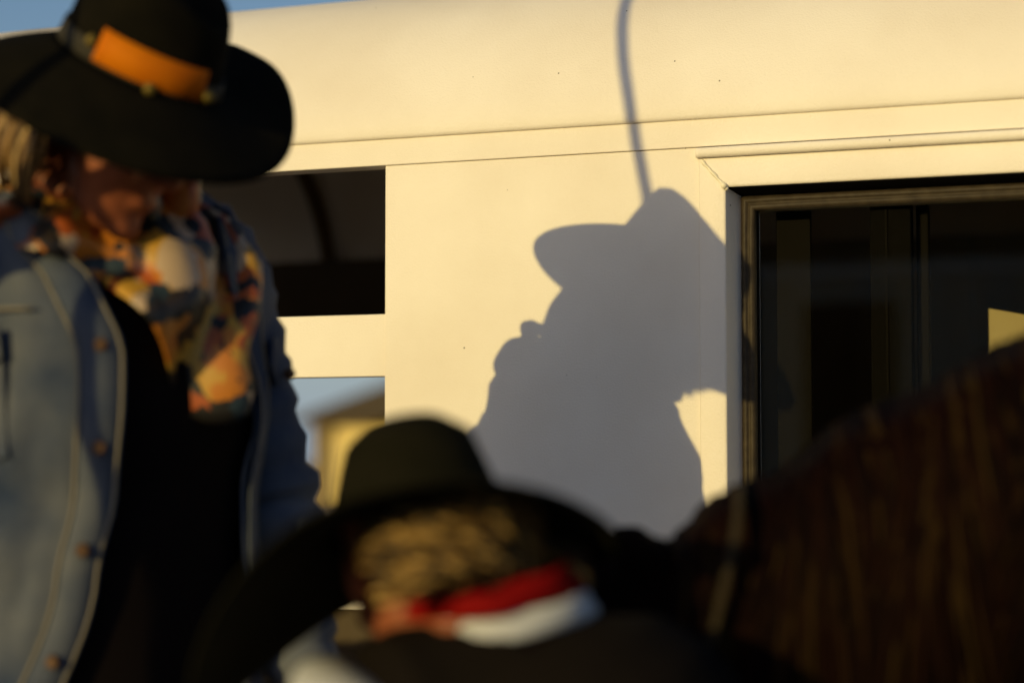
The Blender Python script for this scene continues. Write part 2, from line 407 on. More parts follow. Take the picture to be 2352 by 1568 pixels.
# interior
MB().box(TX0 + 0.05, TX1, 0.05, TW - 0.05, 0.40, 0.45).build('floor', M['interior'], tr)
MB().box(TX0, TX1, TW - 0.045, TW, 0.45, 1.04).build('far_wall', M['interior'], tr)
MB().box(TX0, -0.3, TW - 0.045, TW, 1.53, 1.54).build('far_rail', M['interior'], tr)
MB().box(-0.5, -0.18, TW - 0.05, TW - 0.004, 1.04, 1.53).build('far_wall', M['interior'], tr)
MB().box(-0.18, TX1 - 0.04, TW - 0.07, TW - 0.004, 1.04, 1.775).build('far_wall', M['liner'], tr)
for x in [0.0 + 0.22 * k for k in range(9)]:
    MB().box(x - 0.03, x + 0.03, TW - 0.10, TW - 0.0705, 0.9, 1.77).build('liner_rib', M['liner'], tr)
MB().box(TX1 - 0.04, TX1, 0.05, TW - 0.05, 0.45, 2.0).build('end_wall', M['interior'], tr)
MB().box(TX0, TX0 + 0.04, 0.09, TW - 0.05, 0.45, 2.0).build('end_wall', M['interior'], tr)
for x in (-1.9, -1.25, -0.62, 0.02, 0.65, 1.3, 1.95):
    pts = [(x, y + 0.03 if y < 0.9 else y - 0.03, z - 0.03) for y, z in prof[4:-4]]
    MB().tube(pts, 0.02, 6).build('roof_bow', M['brownwood'], tr)
for x in (-1.54, -0.86):
    MB().box(x, x + 0.085, TW - 0.06, TW - 0.002, 0.45, 1.56).build('far_post', M['brownwood'], tr)
MB().box(-0.215, -0.185, 0.045, TW - 0.05, 0.45, 1.775).build('added_partition', M['interior'], tr)  # unseen wall added to keep slat sunlight out of the window compartment
# tan tack locker inside, lit through the window
lk = empty('tack_locker', (0.674, 0.58, 0.455)); lk.parent = tr; lk.rotation_euler = (0, 0, R(3))
obj('locker_body', [(0, 0, 0), (0.7, 0, 0), (0.7, 0.4, 0), (0, 0.4, 0), (0, 0, 1.057), (0.7, 0, 0.917), (0.7, 0.4, 0.917), (0, 0.4, 1.057)],
    [(0, 3, 2, 1), (4, 5, 6, 7), (0, 1, 5, 4), (1, 2, 6, 5), (2, 3, 7, 6), (3, 0, 4, 7)], M['divider'], lk)
# chassis and wheels
MB().box(TX0, TX1, 0.02, TW - 0.02, 0.34, 0.40).build('chassis', M['steel'], tr)
def wheel(x, y):
    e = empty('wheel', (x, y, 0.33)); e.parent = tr
    mb = MB(); v = []; N = 28; pr = [(0.20, -0.08), (0.30, -0.085), (0.33, -0.06), (0.33, 0.06), (0.30, 0.085), (0.20, 0.08)]
    for i in range(N):
        a = 2 * math.pi * i / N
        for r_, yy in pr: v.append((r_ * math.cos(a), yy, r_ * math.sin(a)))
    k = len(pr); f = [(i * k + j, ((i + 1) % N) * k + j, ((i + 1) % N) * k + (j + 1) % k, i * k + (j + 1) % k) for i in range(N) for j in range(k)]
    obj('tyre', v, f, M['tyre'], e, True)
    MB().tube([(0, -0.06, 0), (0, -0.04, 0), (0, 0.05, 0)], [0.12, 0.198, 0.198], 20).build('rim', M['steel'], e)
for x in (0.1, 0.85):
    wheel(x, -0.06); wheel(x, TW + 0.06)
MB().box(-0.35, 1.3, -0.19, 0.002, 0.68, 0.72).build('fender', M['paint'], tr)

# ------------------------------------------------------------------ second trailer, added unseen behind the camera to give the glass dim reflections
t2 = empty('added_trailer', (-6.2, -9.4, 0), R(4), 'pale ribbed stock trailer added out of frame behind the camera for the window reflection', 'trailer')
MB().box(0, 7.5, -2.0, 0, 0.5, 2.35).build('body', M['liner2'], t2)
for k in range(19):
    x = 0.1 + 0.4 * k
    MB().box(x, x + (0.16 if k % 3 else 0.24), 0.0005, 0.05, 0.52, 2.33).build('rib', M['liner2' if k % 2 else 'steel'], t2)
MB().box(4.55, 5.15, 0.004, 0.055, 0.6, 2.2).build('door', M['black'], t2)
MB().box(-0.02, 7.52, -2.02, 0.06, 2.351, 2.43).build('roof', M['paint'], t2)
for x in (2.6, 3.5):
    MB().tube([(x, -0.25, 0.36), (x, 0.02, 0.36)], 0.36, 24).build('wheel', M['tyre'], t2)
    MB().tube([(x, -1.98, 0.36), (x, -1.75, 0.36)], 0.36, 24).build('wheel', M['tyre'], t2)

# ------------------------------------------------------------------ house far behind the slats
hs = empty('house', (-20.3, 39.0, 0), R(0), 'far low house with yellow wall and brown hip roof seen through the lower slat gap', 'house')
HB = MB()
EH = 2.05
MB().box(0, 14, 0, 8, 0, EH).build('wall', M['barn_wall'], hs)
obj('roof', [(-0.6, -0.6, EH), (14.6, -0.6, EH), (14.6, 8.6, EH), (-0.6, 8.6, EH), (4.2, 4, EH + 2.4), (9.8, 4, EH + 2.4)],
    [(0, 1, 5, 4), (1, 2, 5), (2, 3, 4, 5), (3, 0, 4), (0, 3, 2, 1)], M['barn_roof'], hs)
for x in (0.35, 3.0, 7.0, 11.0):
    MB().box(x - 0.1, x + 0.1, -0.5, -0.3, 0, EH - 0.003).build('porch_post', M['brownwood'], hs)
wn = MB().box(4.3, 5.6, -0.04, 0.02, 0.9, 1.8).build('window', M['brownwood'], hs)
MB().box(4.4, 5.5, -0.06, -0.041, 1.0, 1.7).build('pane', M['eye'], wn)
dr = MB().box(8.4, 9.3, -0.04, 0.02, 0.002, 1.9).build('door', M['brownwood'], hs)

# ------------------------------------------------------------------ curved pole that throws the long shadow
pts = [Vector(p) for p in ((-0.4811, -1.4479, 2.3948), (-0.4591, -1.4779, 2.3498), (-0.4513, -1.5251, 2.303), (-0.4409, -1.5571, 2.2601), (-0.4312, -1.5801, 2.2197), (-0.4196, -1.5981, 2.1771), (-0.4106, -1.6085, 2.14), (-0.407, -1.602, 2.1095), (-0.4021, -1.602, 2.078), (-0.3957, -1.6021, 2.043), (-0.3886, -1.6021, 2.0081))]
last = pts[-1]
pts += [last + Vector((0.012, 0, -0.15)), last + Vector((0.02, 0, -0.5)), Vector((last.x + 0.02, last.y, 0.0))]
base = pts[-1].copy()
pl = empty('shepherds_crook_pole', base, 0, 'thin curved steel pole standing out of frame left of the denim jacket person', 'pole')
MB().tube([p - base for p in pts], 0.0095, 10).build('rod', M['steel'], pl, True)
MB().tube([(0, 0, 0.0), (0, 0, 0.012)], 0.09, 20).build('foot_plate', M['steel'], pl)

# ------------------------------------------------------------------ hats
def hat(parent, c, B, mt, a=0.103, b=0.088, bw=0.10, H=0.115, elev=None, label=None, crease=0.03, top=0.8, pinch=0.25, back_up=0.0, taper=0.0, front_drop=0.022):
    """c: centre of the brim line, B: forward,left,up; elev(theta)->(rise, curl)"""
    NT, NB = 96, 10; v = []
    def pw(p): return c + B @ Vector(p)
    # crown
    rows = [(0.0, 1.0), (0.12, 0.985), (0.35, 0.955), (0.6, 0.91), (0.8, 0.86), (0.92, top + 0.01), (0.985, top - 0.10), (1.0, top - 0.22), (0.97, top - 0.45), (0.95, 0.15), (0.95, 0.02)]
    for h, k in rows:
        for j in range(NT):
            th = 2 * math.pi * j / NT; ct, st = math.cos(th), math.sin(th)
            k2 = k * (1 - taper * h); x, y = a * k2 * ct, b * k2 * st
            z = H * h * (1 + back_up * max(0, -ct))
            y *= 1 - pinch * max(0, ct) ** 2 * h ** 1.5
            z -= front_drop * h * max(0, ct) * (0.3 + 0.7 * h)                      # lower at the front
            if h > 0.9: z -= crease * math.exp(-(y / (0.3 * b)) ** 2) * (1 if k < 0.75 else 0.35)
            v.append(pw((x, y, z)))
    brim_start = len(v)
    f = grid_faces(NT, len(rows), True) + [tuple((len(rows) - 1) * NT + j for j in range(NT))]
    h_ = obj('hat', v, f, mt, parent, True)
    bv = []
    for i in range(NB):
        t = i / (NB - 1)
        for j in range(NT):
            th = 2 * math.pi * j / NT
            rise, curl = elev(th)
            wv = bw(th) if callable(bw) else bw
            r_ = wv * t
            x = (a + r_) * math.cos(th); y = (b + r_) * math.sin(th)
            z = rise * t * wv + curl * t ** 2.2 * wv
            sh = 1 - 0.25 * abs(curl) * t
            x = a * math.cos(th) + (x - a * math.cos(th)) * sh; y = b * math.sin(th) + (y - b * math.sin(th)) * sh
            bv.append(pw((x, y, z)))
    br = obj('hat_brim', bv, grid_faces(NT, NB, True), mt, h_, True); solid(br, 0.004)
    return h_, pw

def crown_pt(pw, a, b, th, h, H, k=1.0, pinch=0.25):
    ct, st = math.cos(th), math.sin(th); kk = (1 - 0.09 * h / 0.6) * k
    y = b * kk * st * (1 - pinch * max(0, ct) ** 2 * h ** 1.5)
    return pw((a * kk * ct, y, H * h - 0.022 * h * max(0, ct) * (0.3 + 0.7 * h)))

def hatband(pw, a, b, H, th0, th1, h0, h1, k, name, m, parent, n=24):
    v = []
    for h in (h0, (h0 + h1) / 2, h1):
        for j in range(n): v.append(crown_pt(pw, a, b, lerp(th0, th1, j / (n - 1)), h, H, k))
    o = obj(name, v, grid_faces(n, 3), m, parent, True); solid(o, 0.002, 1); return o

# ------------------------------------------------------------------ heads and hands
def head_shapes(mb, C, B, s=1.0):
    def q(p): return C + B @ Vector(p) * s
    mb.ball(q((-0.006, 0, 0.040)), (0.092 * s, 0.074 * s, 0.084 * s), 20, 14, B)      # skull
    mb.ball(q((0.035, 0, -0.020)), (0.062 * s, 0.062 * s, 0.075 * s), 18, 12, B)      # face
    mb.ball(q((0.045, 0, -0.070)), (0.045 * s, 0.047 * s, 0.040 * s), 16, 10, B)      # jaw
    mb.ball(q((0.078, 0, -0.092)), (0.020 * s, 0.024 * s, 0.018 * s), 12, 8, B)       # chin
    mb.tube([q((0.092, 0, 0.022)), q((0.112, 0, -0.012)), q((0.108, 0, -0.026))], [0.009 * s, 0.016 * s, 0.014 * s], 10)  # nose
    mb.ball(q((0.092, 0, -0.055)), (0.012 * s, 0.026 * s, 0.008 * s), 10, 7, B)       # lips
    for sgn in (-1, 1):
        mb.ball(q((0.066, sgn * 0.040, -0.018)), (0.026 * s, 0.022 * s, 0.024 * s), 10, 7, B)    # cheekbone
        mb.ball(q((0.082, sgn * 0.030, 0.030)), (0.016 * s, 0.028 * s, 0.010 * s), 10, 6, B)     # brow
        mb.ball(q((-0.012, sgn * 0.077, -0.008)), (0.020 * s, 0.008 * s, 0.031 * s), 10, 7, B)   # ear
    return q

def hand_shapes(mb, wrist, d, side, s=1.0):
    """wrist point, direction of the fingers, palm normal 'side': palm, four fingers, thumb"""
    d = Vector(d).normalized(); side = (Vector(side) - d * Vector(side).dot(d)).normalized(); ac = d.cross(side)
    w0 = Vector(wrist)
    mb.ball(w0 + d * 0.048 * s, (0.045 * s, 0.036 * s, 0.016 * s), 12, 8, Matrix((d, ac, side)).transposed())
    for k, ln in enumerate((0.068, 0.078, 0.073, 0.058)):
        b0 = w0 + d * 0.078 * s + ac * (k - 1.5) * 0.021 * s
        k1 = b0 + d * ln * 0.45 * s - side * 0.006 * s; k2 = k1 + (d * 0.8 - side * 0.6) * ln * 0.33 * s; k3 = k2 + (d * 0.5 - side * 0.9).normalized() * ln * 0.28 * s
        mb.tube([b0, k1, k2, k3], [0.0095 * s, 0.009 * s, 0.008 * s, 0.0065 * s], 8)
    t0 = w0 + d * 0.03 * s - ac * 0.034 * s
    mb.tube([t0, t0 + (d * 0.6 - ac * 0.7).normalized() * 0.035 * s - side * 0.004 * s, t0 + (d * 0.9 - ac * 0.3).normalized() * 0.065 * s - side * 0.014 * s], [0.012 * s, 0.0105 * s, 0.008 * s], 8)

# ------------------------------------------------------------------ person in the denim jacket
DP = 0.735 * 3.227
H_ = Vector((-math.sin(YAW), math.cos(YAW), 0)); RT = Vector((math.cos(YAW), math.sin(YAW), 0))
p1 = Vector((cam.location.x, cam.location.y, 0)) + H_ * DP + RT * ((240 - 1176) * 0.0005156)
A = empty('person', p1, YAW, 'person in a denim jacket, patterned scarf and big black hat, head bowed, standing at left', 'person')
# local axes: x = to the right of the picture, y = away, z = up
PH = R(28)
ta = Vector((math.sin(PH), -math.cos(PH), 0)); tb = Vector((math.cos(PH), math.sin(PH), 0))
# z: forward offset, half width, half depth
TORSO = [(0.78, -0.01, 0.175, 0.125), (0.95, 0.0, 0.165, 0.115), (1.08, 0.01, 0.160, 0.115), (1.20, 0.02, 0.172, 0.128), (1.30, 0.02, 0.180, 0.125),
         (1.38, 0.005, 0.185, 0.105), (1.43, -0.005, 0.165, 0.088), (1.465, -0.005, 0.11, 0.070), (1.50, 0.005, 0.062, 0.060), (1.56, 0.02, 0.055, 0.056)]
TO = Vector((-0.028, 0.150, 0.112))
def torso_pt(z, psi, grow=0.0, lean=True):
    c, wd, dp = interp(TORSO, z)
    return TO + ta * (c + (dp + grow) * math.cos(psi)) + tb * ((wd + grow) * math.sin(psi)) + Vector((0, 0, z))
C1 = Vector((-0.002, 0.014, 1.644)); B1 = frame_from((0.80, -0.33, -0.50), up=Vector((0.38, -0.20, 0.9)).normalized())
mb = MB()
NR = 26; v = []
for i in range(NR):
    z = lerp(0.80, 1.50, i / (NR - 1))
    for j in range(28): v.append(torso_pt(z, 2 * math.pi * j / 28))
mb.add(v, grid_faces(28, NR, True) + [tuple(range(28)), tuple((NR - 1) * 28 + j for j in range(28))])
mb.tube([torso_pt(1.44, 0, -0.12), C1 + B1 @ Vector((-0.03, 0, -0.05))], [0.06, 0.056], 14)
head_shapes(mb, C1, B1)
shR = TO - tb * 0.165 + Vector((0, 0, 1.39)); shL = TO + tb * 0.15 + Vector((0, 0, 1.335))
elR = shR + Vector((-0.285, -0.065, -0.115)); wrR = elR + Vector((0.15, -0.285, 0.222))  # right arm raised out of view, posed to shade face and chest
elL = shL + Vector((0.062, 0.03, -0.25)); wrL = elL + Vector((0.055, -0.05, -0.24))
for a_, b_, c_ in ((shR, elR, wrR), (shL, elL, wrL)):
    mb.tube([a_, (a_ + b_) / 2, b_, (b_ + c_) / 2, c_], [0.055, 0.048, 0.040, 0.038, 0.026], 12); mb.ball(a_, 0.056); mb.ball(b_, 0.041)
    hand_shapes(mb, c_, c_ - b_, Vector((0, 0, 1)))
for sgn in (-1, 1):
    hip = Vector((TO.x, TO.y, 0.06)) + tb * sgn * 0.085 + Vector((0, 0, 0.85)); kn = tb * sgn * 0.095 + ta * 0.02 + Vector((0, 0, 0.47)); an = tb * sgn * 0.10 + Vector((0, 0, 0.09))
    mb.tube([hip, (hip + kn) / 2, kn, (kn + an) / 2, an], [0.092, 0.08, 0.058, 0.052, 0.038], 14)
    mb.tube([an + Vector((0, 0, -0.045)) - ta * 0.05, an + ta * 0.08 + Vector((0, 0, -0.05)), an + ta * 0.16 + Vector((0, 0, -0.058))], [0.04, 0.036, 0.026], 10)
body = blend('body', mb, 0.0065, M['skin'], A, 5)
# clothes
def shell(name, z0, z1, psi_of, grow, m, nz=22, nu=40, fold=0.004, parent=A, t=0.004):
    v = []
    for i in range(nz):
        z = lerp(z0, z1, i / (nz - 1)); p0, p1_ = psi_of(z)
        for j in range(nu):
            psi = lerp(p0, p1_, j / (nu - 1))
            d = fold * (noise.noise(Vector((psi * 2.6, z * 9, 3.1))) + 0.6 * noise.noise(Vector((psi * 6, z * 17, 7.7))))
            gg = grow(z, psi) if callable(grow) else grow
            v.append(torso_pt(z, psi, gg + d))
    o = obj(name, v, grid_faces(nu, nz), m, parent, True); solid(o, t, 0); return o
shell('shirt', 0.80, 1.475, lambda z: (-math.pi, math.pi), 0.010, M['shirt'], fold=0.003)
RE = [(0.78, R(-32)), (1.00, R(-15)), (1.10, R(-10)), (1.26, R(-9)), (1.34, R(-16)), (1.42, R(-32)), (1.46, R(-56)), (1.5, R(-66))]
LE = [(0.78, R(44)), (1.00, R(50)), (1.10, R(52)), (1.20, R(52)), (1.29, R(36)), (1.38, R(32)), (1.46, R(40)), (1.5, R(60))]
def jk_edges(z): return interp(LE, z)[0], 2 * math.pi + interp(RE, z)[0]
jk = shell('denim_jacket', 0.76, 1.485, jk_edges, lambda z, p: 0.026 + 0.006 * math.sin(p * 3 + z * 6), M['denim'], 44, 110, 0.010)
def sleeve(a_, b_, c_):
    P_ = [a_ + Vector((0, 0, 0.015)), lerp(a_, b_, 0.3), lerp(a_, b_, 0.6), b_, lerp(b_, c_, 0.35), lerp(b_, c_, 0.7), lerp(b_, c_, 0.96)]
    mm = MB(); pts = []; rr = []
    rs = [0.068, 0.070, 0.064, 0.065, 0.058, 0.052, 0.044]
    for i in range(37):
        u = i / 36 * 6; k = min(int(u), 5); t = u - k
        pts.append(lerp(P_[k], P_[k + 1], t)); rr.append(lerp(rs[k], rs[k + 1], t) + 0.004 * math.sin(i * 1.9) * (1 + (1 if 14 < i < 24 else 0)))
    mm.tube(pts, rr, 18); return mm.build('sleeve', M['denim'], jk, True)
sleeve(shR, elR, wrR); sleeve(shL, elL, wrL)
# plackets, seams, pocket, buttons
def edge_strip(name, tab, off0, off1, grow, m, z0, z1, n=30, t=0.003):
    v = []
    for i in range(n):
        z = lerp(z0, z1, i / (n - 1)); p = interp(tab, z)[0]
        for o_ in (off0, (off0 + off1) / 2, off1):
            psi = p + o_; v.append(torso_pt(z, psi, grow + 0.006 * math.sin((psi % (2 * math.pi)) * 3 + z * 6)))
    o = obj(name, v, grid_faces(3, n), m, jk, True); solid(o, t, 1); return o
edge_strip('placket', RE, R(-15), R(0.5), 0.033, M['denim'], 0.77, 1.44)
edge_strip('placket', LE, R(-0.5), R(13), 0.033, M['denim'], 0.77, 1.44)
for tab, offs in ((RE, (R(-15.3), R(-1.2))), (LE, (R(0.8), R(13.2)))):
    for o_ in offs: edge_strip('seam', tab, o_, o_ + R(1.1), 0.0352, M['stitch'], 0.77, 1.45, 30, 0.002)
for z in (0.90, 1.03, 1.15, 1.27):
    for tab, off in ((RE, R(-7)),):
        p = torso_pt(z, interp(tab, z)[0] + off, 0.040); nrm = (p - torso_pt(z, 0, -0.12)); nrm.z = 0; nrm.normalize()
        MB().tube([p - nrm * 0.004, p + nrm * 0.003], [0.009, 0.007], 12).build('button', M['copper'], jk)
def patch(name, zc_, psic, outline, grow, m, t=0.004):
    """flat sewn piece following the torso, outline in metres (u along the chest, v up)"""
    v = []
    for u_, vv in outline:
        z = zc_ + vv; wd = interp(TORSO, z)[1]; psi = psic + u_ / (wd + 0.03); v.append(torso_pt(z, psi, grow + 0.006 * math.sin((psi % (2 * math.pi)) * 3 + z * 6)))
    cen = sum((x for x in v), Vector()) / len(v); v.append(cen + (cen - Vector((TO.x, TO.y, cen.z))).normalized() * 0.004)
    k = len(outline); o = obj(name, v, [(i, (i + 1) % k, k) for i in range(k)], m, jk, False); solid(o, t, 1); return o
for sg, pc in ((-1, R(-66)), (1, R(72))):
    patch('pocket', 1.20, pc, [(-0.055, 0.05), (0.055, 0.05), (0.055, -0.06), (0, -0.075), (-0.055, -0.06)], 0.034, M['denim'])
    fl = patch('pocket_flap', 1.27, pc, [(-0.058, 0.02), (0.058, 0.02), (0.058, -0.015), (0, -0.04), (-0.058, -0.015)], 0.040, M['denim'])
    p = torso_pt(1.245, pc, 0.052); MB().ball(p, 0.008, 10, 6).build('button', M['copper'], jk, True)
def seam_line(pts, rad=0.0022):
    MB().tube(pts, rad, 6).build('seam', M['stitch'], jk, True)
seam_line([torso_pt(1.312, lerp(R(-110), R(-38), i / 14), 0.037 + 0.006 * math.sin((lerp(R(-110), R(-38), i / 14) % (2 * math.pi)) * 3 + 1.312 * 6)) for i in range(15)])
# collar: two flaring wings
for sg, tab in ((-1, RE), (1, LE)):
    v = []; n_ = 12
    for i in range(n_):
        t = i / (n_ - 1); psi = lerp(sg * R(48), sg * R(178), t)
        z = lerp(1.452, 1.476, math.sqrt(t)); base_ = torso_pt(min(z, 1.485), psi, 0.028)
        base_.z = z + TO.z
        outv = Vector((base_.x - TO.x, base_.y - TO.y, 0)).normalized()
        tip = base_ + outv * lerp(0.040, 0.018, t) + Vector((0, 0, lerp(-0.045, 0.0, t)))
        v += [base_, (base_ + tip) / 2 + Vector((0, 0, 0.016)), tip]
    o = obj('collar', v, grid_faces(3, n_), M['denim'], jk, True); solid(o, 0.005, 0)
# loose strap hanging from the collar behind
lp = [torso_pt(1.44, R(-128), 0.03 + 0.009 * math.sin(math.pi * t / 9)) + Vector((0, 0, -0.10 * t / 9)) - SDIR.cross(Vector((0, 0, 1))).normalized() * 0 for t in range(10)]
MB().tube(lp, 0.0025, 6).build('cord', M['strap'], jk, True)
# trousers and boots
for sgn in (-1, 1):
    hip = Vector((TO.x, TO.y, 0.06)) + tb * sgn * 0.085 + Vector((0, 0, 0.86)); kn = tb * sgn * 0.095 + ta * 0.02 + Vector((0, 0, 0.47)); an = tb * sgn * 0.10 + Vector((0, 0, 0.12))
    MB().tube([hip, (hip + kn) / 2, kn, (kn + an) / 2, an], [0.105, 0.095, 0.075, 0.07, 0.066], 16).build('trouser_leg', M['jeans'], A, True)
    MB().tube([an + Vector((0, 0, -0.06)) - ta * 0.06, an + ta * 0.06 + Vector((0, 0, -0.065)), an + ta * 0.185 + Vector((0, 0, -0.085))], [0.055, 0.052, 0.034], 12).build('boot', M['boot'], A, True)
# scarf: a cowl round the neck and a folded drape down the chest
v = []; nu, nv = 44, 20
for i in range(nv):
    t = i / (nv - 1)
    for j in range(nu):
        s = lerp(-1, 1, j / (nu - 1)); psi = s * R(60) - R(16)
        ln = 0.10 + 0.215 * math.exp(-((s - 0.70) / 0.50) ** 2)
        z = 1.500 - 0.02 * (1 - abs(s)) - ln * t
        g0 = lerp(0.012, 0.036, min(1, t * 2.2)) - 0.016 * max(0, s - 0.3)
        fold = 0.021 * math.sin(12 * s + 5 * t + 2 * noise.noise(Vector((s * 2, t * 3, 0)))) * (0.35 + t) + 0.007 * noise.noise(Vector((s * 6, t * 6, 5)))
        v.append(torso_pt(z, psi, g0 + fold + 0.012 * (1 - t)))
scf = obj('scarf', v, grid_faces(nu, nv), M['scarf'], A, True); solid(scf, 0.003, 0)
mb = MB(); pts = []; rr = []
for i in range(49):
    psi = 2 * math.pi * i / 48; c, wd, dp = interp(TORSO, 1.50)
    pts.append(TO + ta * (0.012 + (dp + 0.030) * math.cos(psi)) + tb * ((wd + 0.016) * math.sin(psi)) + Vector((0, 0, 1.490 - 0.016 * math.cos(psi) + 0.006 * math.sin(psi * 5))))
    rr.append((0.015 + 0.005 * math.cos(psi)) + 0.005 * math.sin(psi * 7) + 0.003 * math.sin(psi * 13))
mb.tube(pts, rr, 14).build('scarf_roll', M['scarf'], scf, True)
mb = MB()
for (u_, zz, r1, r2, r3) in ((R(-22), 1.462, 0.030, 0.024, 0.046), (R(26), 1.468, 0.028, 0.024, 0.050), (R(4), 1.445, 0.022, 0.022, 0.028)):
    mb.ball(torso_pt(zz, u_, 0.034), (r1, r2, r3), 14, 9)
kn_ = mb.build('scarf_knot', M['scarf'], scf, True)
# eyes, earring
for sg in (-1, 1): MB().ball(C1 + B1 @ Vector((0.086, sg * 0.030, 0.012)), (0.010, 0.013, 0.006), 10, 6, B1).build('eye', M['eye'], A, True)
MB().ball(C1 + B1 @ Vector((-0.012, -0.086, -0.052)), (0.008, 0.004, 0.012), 10, 7, B1).build('earring', M['brass'], A, True)
# hair below the hat, bobbed
def hair_strands(C, B, n, m, parent, length, rad, curl, region, s=1.0, out_=0.012, name='hair'):
    mm = MB()
    for k in range(n):
        az = region[0] + (region[1] - region[0]) * random.random(); elv = random.uniform(*region[2])
        d0 = Vector((math.cos(az) * math.cos(elv), math.sin(az) * math.cos(elv), math.sin(elv)))
        p = Vector((-0.010 + 0.098 * d0.x, 0.077 * d0.y, 0.045 + 0.092 * d0.z)) * s
        p *= 1.03; pts = []; ph = random.random() * 6.28; L = length * random.uniform(0.7, 1.1); N = 12
        tan = Vector((-math.sin(az) * 0.15, math.cos(az) * 0.15, 0))
        for i in range(N):
            t = i / (N - 1)
            dn = Vector((0, 0, -1))
            q = p + dn * L * t + d0 * (out_ * math.sin(t * math.pi) + 0.010 * t) + tan * 0.05 * t
            q += Vector((math.cos(ph + t * curl[1]), math.sin(ph + t * curl[1]), 0)) * curl[0] * t ** 0.5
            pts.append(C + B @ q)
        mm.tube(pts, [rad * (1 - 0.6 * (i / (N - 1)) ** 2) for i in range(N)], 5)
    return mm.build(name, m, parent, True)
hr = hair_strands(C1, B1, 420, M['hair'], A, 0.135, 0.0040, (0.006, 3.5), (R(105), R(275), (R(-18), R(4))), 1.0, 0.030)
hr['kind'] = 'stuff'
# hat
def elev1(th):
    c, s_ = math.cos(th), math.sin(th)
    q_ = min(1.0, max(0.0, math.cos(th + 0.60) + 0.32)); q_ = q_ * q_ * (3 - 2 * q_)
    rise = -0.42 * q_ - 0.46 * max(0, -c) - 0.18 * max(0, -s_) + (0.22 + 0.14 * max(-0.6, c)) * max(0, s_)
    curl = -0.10 * max(0, -c) ** 2 + 0.24 * (0.5 + 0.5 * c) * max(0, s_) ** 2 - 0.10 * max(0, -s_) - 0.05 * max(0, c)
    return rise, curl
HB1 = frame_from((0.82, -0.30, -0.49), up=Vector((0.41, -0.34, 0.85)).normalized()); HC1 = Vector((0.034, 0.014, 1.718))
h1, pw1 = hat(A, HC1, HB1, M['felt'], 0.105, 0.090, 0.102, 0.13, elev1, back_up=0.15)
hatband(pw1, 0.105, 0.090, 0.13, -math.pi, math.pi, 0.02, 0.20, 1.02, 'hat_band', M['grosgrain'], h1, 60)
lp_ = hatband(pw1, 0.105, 0.090, 0.13, R(-92), R(-10), 0.05, 0.36, 1.045, 'leather_patch', M['leather'], h1)
for th, h in ((R(-97), 0.20), (R(-6), 0.10), (R(-50), 0.03)):
    MB().ball(crown_pt(pw1, 0.105, 0.090, th, h, 0.13, 1.05), 0.008, 10, 7).build('stud', M['brass'], h1, True)

# ------------------------------------------------------------------ second person, bending, seen from behind
S2 = 0.000421
p2 = Vector((cam.location.x, cam.location.y, 0)) + H_ * (0.595 * 3.227) + RT * ((950 - 1176) * S2)
Bp = empty('person', p2, YAW, 'person in a wide dark hat, red neckerchief and black waistcoat, bending, back to camera', 'person')
def l2(px, py, y=0.0): return Vector(((px - 950) * S2, y, 1.3615 - (py - 784) * S2))
B2 = frame_from((-0.26, 0.86, -0.44), roll=R(-8)); C2 = l2(975, 1288)
mb = MB(); head_shapes(mb, C2, B2, 0.95)
nk = l2(1125, 1425, 0.0)
mb.tube([C2 + B2 @ Vector((-0.035, 0, -0.04)), nk], [0.055, 0.058], 14)
chest = nk + Vector((0.10, -0.02, -0.16)); waist = nk + Vector((0.24, -0.02, -0.38)); hipc = nk + Vector((0.30, 0.0, -0.50))
mb.tube([nk + Vector((0, 0, 0.0)), nk + Vector((0.035, -0.01, -0.06)), chest, waist, hipc], [0.056, 0.080, 0.125, 0.12, 0.13], 20)
sl = nk + Vector((-0.118, -0.07, -0.108)); sr = nk + Vector((0.05, 0.12, -0.12))
el2 = sl + Vector((-0.08, 0.06, -0.24)); wr2 = el2 + Vector((-0.10, 0.14, -0.14))
er2 = sr + Vector((-0.06, 0.04, -0.26)); wrr = er2 + Vector((-0.14, -0.02, -0.14))
for a_, b_, c_ in ((sl, el2, wr2), (sr, er2, wrr)):
    mb.tube([a_, (a_ + b_) / 2, b_, (b_ + c_) / 2, c_], [0.052, 0.046, 0.038, 0.036, 0.025], 12); mb.ball(a_, 0.055)
    hand_shapes(mb, c_, c_ - b_, Vector((0, 0, 1)), 0.9)
for sgn in (-1, 1):
    hip = hipc + Vector((0.0, sgn * 0.08, -0.03)); kn = Vector((hip.x - 0.06, sgn * 0.10, 0.36)); an = Vector((hip.x + 0.02, sgn * 0.11, 0.08))
    mb.tube([hip, (hip + kn) / 2, kn, (kn + an) / 2, an], [0.09, 0.078, 0.056, 0.05, 0.036], 14)
    mb.tube([an + Vector((0.04, 0, -0.04)), an + Vector((-0.08, 0, -0.045)), an + Vector((-0.15, 0, -0.052))], [0.038, 0.034, 0.025], 10)
blend('body', mb, 0.0065, M['skin'], Bp, 5)
# shirt sleeves
for a_, b_, c_ in ((sl, el2, wr2), (sr, er2, wrr)):
    pts = [lerp(a_ + (a_ - b_).normalized() * 0.055, b_, t / 8) for t in range(9)] + [lerp(b_, c_, t / 6) for t in range(1, 6)]
    MB().tube(pts, [0.078 + 0.004 * math.sin(i * 2.2) - 0.0018 * i for i in range(14)], 16).build('shirt_sleeve', M['white'], Bp, True)
